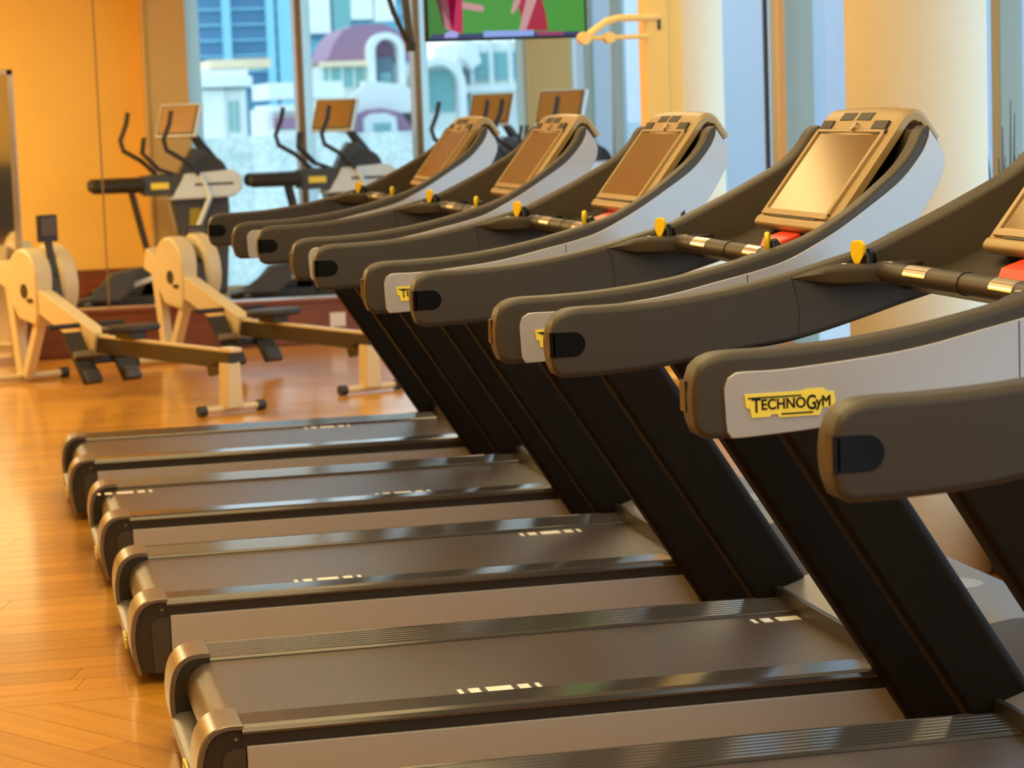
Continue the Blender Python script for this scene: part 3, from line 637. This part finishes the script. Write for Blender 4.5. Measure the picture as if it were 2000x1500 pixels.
# television: flat picture of a football match
t = thing('television', 'flat television with a football match hanging above the far treadmill', 'television', (2.44, 10.0, 1.80))
b = B(); b.box(-.435, .435, .0, .05, -.012, .52, .006); b.build('housing', m_black, t)
def emis(name, c, s=1.0):
    return mat(name, (0, 0, 0), .4, emit=c, estr=s)
b = B(); b.box(-.42, .42, -.003, .0, .0, .508); scr = b.build('screen', emis('pitch_green', (.05, .33, .035), .8), t, smooth=False)
def pic(pts, name, c, d=.0045, s=.8):
    b = B(); b.prism(pts, -d - .0005, -d); b.build(name, emis(name, c, s), scr, smooth=False)
pic([(-.42, 0), (-.30, 0), (-.34, .508), (-.42, .508)], 'darker_grass', (.03, .22, .025), .0035)
pic([(-.34, .06), (-.29, .055), (-.265, .22), (-.24, .40), (-.36, .40), (-.38, .22)], 'player', (.10, .005, .02))
pic([(-.31, .03), (-.24, .028), (-.235, .20), (-.20, .42), (-.31, .42), (-.33, .22)], 'player', (.55, .002, .09))
pic([(-.335, .055), (-.30, .045), (-.315, .22), (-.35, .24)], 'arm', (.62, .32, .33))
pic([(-.24, .155), (-.13, .135), (-.12, .155), (-.13, .17), (-.24, .19)], 'arm', (.62, .30, .33))
pic([(.10, .03), (.22, .03), (.21, .12), (.17, .28), (.15, .44), (.03, .44), (.05, .25), (.07, .13)], 'player', (.42, .002, .04))
pic([(.06, .03), (.10, .035), (.165, .20), (.15, .27), (.12, .24), (.085, .12)], 'arm', (.62, .32, .33), .0055)
pic([(.02, .13), (.035, .12), (.075, .18), (.07, .24), (.05, .22)], 'arm', (.62, .32, .33), .0055)
pic([(-.42, .0), (.42, .0), (.40, .020), (-.40, .026)], 'caption_bar', (.03, .04, .16), .0062)
pic([(-.13, .004), (.14, .004), (.14, .034), (-.13, .036)], 'caption_box', (.28, .42, .90), .0068)
pic([(-.34, .006), (-.27, .006), (-.26, .03), (-.30, .045), (-.335, .03)], 'caption_box', (.40, .42, .85), .0068)
pic([(.16, .004), (.30, .004), (.30, .022), (.16, .026)], 'caption_box', (.35, .03, .14), .0068)
b = B(); b.tube([(0, .08, .25), (0, .16, .7), (0, .16, 1.15)], .02, 8); b.box(-.1, .1, .05, .1, .15, .35); b.build('ceiling_bracket', m_dark, t)
# dark cable-machine struts hanging left of the television
t = thing('suspension_strap', 'dark slanting strap and pole hanging left of the television', 'strap', (1.93, 10.3, 1.76))
b = B(); b.tube([(.045, 0, 0), (-.04, 0, .20), (-.32, 0, 1.19)], .014, 8); b.build('strap', m_seat, t)
b = B(); b.tube([(.05, .02, .02), (.03, .02, .25), (.0, .02, 1.19)], .022, 8); b.build('pole', m_grey, t)
b = B(); b.box(.02, .07, -.02, .03, -.01, .04, .005); b.build('clip', m_dark, t)

# low dark cabinet added unseen behind the camera to darken the mirror's reflection
t = thing('low_filler', 'low dark cabinet added unseen to darken the mirror reflection', 'filler', (0, -4.8, 0))
b = B(); b.box(-1.2, 1.2, -.19, .2, .0, .95, .01); b.build('body', m_dark, t)
for x in (-.8, 0, .8):
    b = B(); b.box(x - .38, x + .38, .2, .215, .05, .92, .004); b.build('filler_front', m_grey, t)
# bare twigs in a vase on the wooden plinth by the right window
vx, vy = 2.83, 4.62
t = thing('twig_vase', 'bare dark twigs in a vase by the right window', 'vase', (vx, vy, .30))
b = B(); prof = [(.05, 0), (.075, .05), (.08, .16), (.05, .30), (.035, .38), (.045, .42)]
b.rings([[Vector((r * math.cos(2 * PI * k / 20), r * math.sin(2 * PI * k / 20), z)) for k in range(20)] for r, z in prof]); b.build('vase', m_grey, t)
for k, (dx_, dy_, h) in enumerate(((-.05, .02, .96), (-.02, -.02, 1.02), (.02, .0, 1.10), (.045, .02, 1.06), (.0, .04, .92))):
    b = B(); b.tube([(0, 0, .36), (dx_ * .3, dy_ * .3, .62), (dx_ * .8, dy_, .82), (dx_, dy_ * 1.3, h)], .004, 6, rs=[.005, .0045, .0035, .0015]); tw = b.build('twig', m_grey, t)
    b = B(); b.tube([(dx_ * .5, dy_ * .5, .72), (dx_ * .5 + .03, dy_, .84), (dx_ * .5 + .035, dy_, .93)], .003, 6, rs=[.003, .0025, .001]); b.build('side_twig', m_grey, tw)

# ------------------------------------------------------------------ outside, well beyond the glass
b = B(); b.box(-120, 320, 18.5, 420, -7.2, -7.0); g = struct(b.build('ground', mat('pale_ground', (.55, .62, .62), .8)))
b = B(); b.box(9, 320, -260, 18.5, -7.2, -7.0); struct(b.build('ground_east', mat('pale_paving', (.55, .62, .62), .8)))
K = 152.48 / 47.48
EX = lambda x: -.344 + (x + .344) * K
EZ = lambda z: 1.436 + (z - 1.436) * K
m_fac = mat('cream_facade', (.90, .95, .90), .7, noise=.06, nscale=(.4, .4, .4)); m_roof = mat('maroon_roof', (.36, .20, .30), .6)
m_fg = mat('green_glazing', (.25, .52, .52), .15); m_sand = mat('sand_band', (.95, .76, .50), .6); m_blue = mat('blue_curtain_wall', (.13, .30, .46), .3, noise=.4, nscale=(.15, .15, .3))
m_cy = mat('cyan_glass', (.30, .68, .82), .2); m_sh = mat('dark_recess', (.14, .24, .30), .5)
def bld(name, label, y): return thing(name, label, 'building', (0, y, 0), group='buildings beyond the back window')
def slab(par, name, m_, x0, x1, z0, z1, d0=0, d1=8, lab=None):
    b = B(); b.box(EX(x0), EX(x1), d0, d1, EZ(z0) if z0 > -5 else -7, EZ(z1)); return b.build(name, m_, par, smooth=False, label=lab)
# left: pale stone tower house
t = bld('stone_house', 'pale stone house with a cornice seen through the left window', 150)
slab(t, 'wall', m_fac, 3.9, 4.98, -9, 1.98); slab(t, 'cornice', m_fac, 3.8, 5.08, 2.02, 2.22, -.8); slab(t, 'frieze', m_fac, 3.95, 5.02, 2.22, 2.36, -.3); slab(t, 'frieze', m_sand, 4.3, 5.5, 2.38, 2.56, .2)
slab(t, 'cornice', m_sh, 4.4, 4.95, 1.975, 2.01, -.35)
for x in (4.62, 4.74): slab(t, 'window', m_fg, x, x + .07, 1.15, 1.75, -.12)
for x in (4.45, 4.86): slab(t, 'pilaster', m_fac, x, x + .09, .9, 1.98, -.25)
slab(t, 'base_course', m_fac, 3.9, 5.2, .75, 1.05, -.6)
for x in (4.6, 5.0, 5.4): slab(t, 'window', m_fg, x, x + .14, .55, .85, -.65)
t = bld('low_house', 'low white house with small maroon roofs between the window mullions', 138)
slab(t, 'wall', m_fac, 4.9, 6.2, -9, 1.55); slab(t, 'terrace', m_fac, 4.95, 6.3, 1.72, 2.02, -.6, 8); slab(t, 'parapet', m_fac, 4.98, 5.9, 1.50, 1.62, -.5)
slab(t, 'roof', m_roof, 5.02, 5.42, 1.20, 1.40, -.7); slab(t, 'roof', m_roof, 5.02, 5.5, .96, 1.0, -.6); slab(t, 'wall', m_fac, 5.02, 5.6, 1.0, 1.18, -.5)
slab(t, 'dome', m_sand, 5.60, 5.74, 1.32, 1.50, -.8)
for x in (5.15, 5.55): slab(t, 'window', m_fg, x, x + .16, .55, .88, -.3)
# blue glass towers behind
t = bld('glass_tower', 'blue glass tower rising behind the stone house', 230)
b = B(); k2 = 232.48 / 152.48
X2 = lambda x: -.344 + (EX(x) + .344) * k2
Z2 = lambda z: 1.436 + (EZ(z) - 1.436) * k2
def slab2(name, m_, x0, x1, z0, z1, d0=0, d1=20):
    b = B(); b.box(X2(x0), X2(x1), d0, d1, Z2(z0) if z0 > -5 else -7, Z2(z1)); b.build(name, m_, t, smooth=False)
slab2('core', m_blue, 4.0, 6.0, -9, 6.5)
for x in (4.55, 5.40): slab2('glass_fin', m_cy, x, x + .16, -9, 6.5, -1.5)
for i in range(9): slab2('floor_band', m_cy, 4.0, 6.0, 2.0 + i * .30, 2.03 + i * .30, -.8)
slab2('glass_fin', m_cy, 5.62, 5.95, 1.6, 6.5, -1.2)
t = bld('white_tower', 'white and turquoise tower behind the arched villa', 231)
slab2('core', m_cy, 6.1, 8.6, -9, 6.5)
for x, z0, z1 in ((6.25, 3.0, 6.5), (7.1, 3.25, 6.5), (7.55, 3.2, 6.5)): slab2('white_bay', m_fac, x, x + .42, z0, z1, -2)
for i in range(7): slab2('floor_band', m_blue, 6.1, 8.6, 2.2 + i * .35, 2.26 + i * .35, -.8)
slab2('sky_garden', m_fg, 6.75, 7.1, 1.5, 4.2, -1)
# arched villa with maroon vaulted roof
t = bld('arched_villa', 'villa with a maroon vaulted roof and white arch in the middle window', 150)
slab(t, 'wall', m_fac, 6.4, 9.3, -9, 2.34)
pr = [(EX(x), EZ(z)) for x, z in ((6.35, 2.42), (6.62, 2.50), (6.75, 2.80), (6.95, 3.05), (7.2, 3.15), (7.7, 3.17), (8.0, 3.05), (8.25, 2.75), (8.4, 2.42))]
b = B(); b.prism(pr, .2, 8, 0); b.build('vault_roof', m_roof, t)
slab(t, 'eaves', m_sand, 6.45, 7.45, 2.34, 2.45, -.8); slab(t, 'glazing', m_fg, 6.52, 7.3, 1.95, 2.32, -.15)
for x in (6.62, 6.86, 7.1): slab(t, 'glazing_bar', m_fac, x, x + .03, 1.9, 2.34, -.3)
def arch(par, xc, zc, r, th, m_, d0, d1, leg, name):
    pts = [(EX(xc + r * math.cos(PI * k / 14)), EZ(zc + r * math.sin(PI * k / 14))) for k in range(15)]
    pi_ = [(EX(xc + (r - th) * math.cos(PI * k / 14)), EZ(zc + (r - th) * math.sin(PI * k / 14))) for k in range(15)]
    pts = [(EX(xc + r), EZ(zc - leg))] + pts + [(EX(xc - r), EZ(zc - leg))]; pi_ = [(EX(xc + r - th), EZ(zc - leg))] + pi_ + [(EX(xc - r + th), EZ(zc - leg))]
    b = B(); rings = [[Vector((o_[0], d0, o_[1])), Vector((o_[0], d1, o_[1])), Vector((i_[0], d1, i_[1])), Vector((i_[0], d0, i_[1]))] for o_, i_ in zip(pts, pi_)]
    b.rings(rings); b.build(name, m_, par, smooth=False)
slab(t, 'recess', m_sh, 7.5, 7.9, 1.7, 2.5, -.25); slab(t, 'recess_glazing', m_fg, 7.62, 7.86, 1.72, 2.2, -.35)
arch(t, 7.72, 2.62, .36, .13, m_fac, -1.4, .3, .95, 'arch')
pr = [(EX(x), EZ(z)) for x, z in ((6.4, 1.62), (6.9, 1.72), (7.2, 1.95), (7.2, 2.05), (8.0, 1.95), (8.4, 1.6), (8.4, 1.4), (6.4, 1.4))]
b = B(); b.prism(pr, -2.2, -.2); b.build('curved_terrace', m_fac, t)
slab(t, 'roof', m_roof, 6.45, 6.62, 1.33, 1.60, -2.4, -.3)
pr = [(EX(x), EZ(z)) for x, z in ((7.00, .9), (7.0, 1.40), (7.2, 1.48), (7.5, 1.50), (7.85, 1.42), (8.05, 1.15), (8.15, .85))]
b = B(); b.prism(pr, -2.9, -.3); b.build('curved_roof', m_roof, t)
pr = [(EX(x), EZ(z)) for x, z in ((7.12, .6), (7.12, 1.30), (7.25, 1.40), (7.55, 1.41), (7.75, 1.32), (7.8, .6))]
b = B(); b.prism(pr, -3.3, -2.9); b.build('gable', m_fac, t)
for x in (7.30, 7.42, 7.54): slab(t, 'window', m_fg, x, x + .085, 1.0, 1.22, -3.5, -3.3)
arch(t, 8.72, 1.9, .55, .14, m_fac, -1.6, .2, .9, 'arch'); slab(t, 'recess', m_fg, 8.35, 9.1, 1.4, 2.2, -.2)
t = bld('bay_villa', 'white villa with glazed bays behind the right part of the window', 152)
slab(t, 'wall', m_fac, 9.32, 11.8, -9, 2.75)
pr = [(EX(x), EZ(z)) for x, z in ((9.35, 2.75), (9.6, 2.75), (9.7, 2.35), (9.5, 2.2), (9.35, 2.5))]
b = B(); b.prism(pr, -2, 0); b.build('white_sail', m_fac, t); slab(t, 'recess', m_sh, 9.35, 9.5, 1.95, 2.25, -.4)
for x in (9.65, 10.05, 10.45, 10.85): slab(t, 'glazing', m_fg, x, x + .30, 2.0, 2.55, -.2); slab(t, 'pier', m_fac, x - .1, x - .02, 1.6, 2.8, -.7)
for x in (9.4, 10.0, 10.6): slab(t, 'window', m_fg, x, x + .34, 1.25, 1.65, -.2)
slab(t, 'sand_panel', m_sand, 9.36, 9.46, 1.45, 1.65, -.5); slab(t, 'balcony', m_fac, 9.36, 11.4, 1.75, 1.9, -1.6)
# tall block added as backdrop for the pale blue-grey of the slanting windows, and a banded tower
t = thing('window_backdrop', 'plain blue-grey backdrop added to tone the slanted windows', 'building', (0, 0, 0), group='buildings beyond the right window')
b = B(); b.box(46, 60, 62, 190, -7, 60); b.build('backdrop_face', mat('blue_grey_backdrop', (.36, .46, .58), .6), t, smooth=False)
t = thing('banded_tower', 'blue tower with pale balcony bands at the right edge', 'building', (0, 0, 0), group='buildings beyond the right window')
b = B(); b.box(40, 52, 22, 58, -7, 34); b.build('core', mat('tower_blue', (.18, .34, .60), .5), t, smooth=False)
for i in range(12):
    z = -3 + i * 3.1
    b = B(); b.box(38.8, 40.1, 22, 57.5, z, z + .9); b.build('balcony_band', mat('band_pale', (.45, .70, .86), .5), t, smooth=False)
    if i < 4: continue
b = B()
for yy in (57.2, 50.0, 43.0, 36.0): b.box(38.7, 40.1, yy, yy + .8, -7, 34)
b.build('pier', mat('pier_pale', (.55, .78, .88), .5), t, smooth=False)
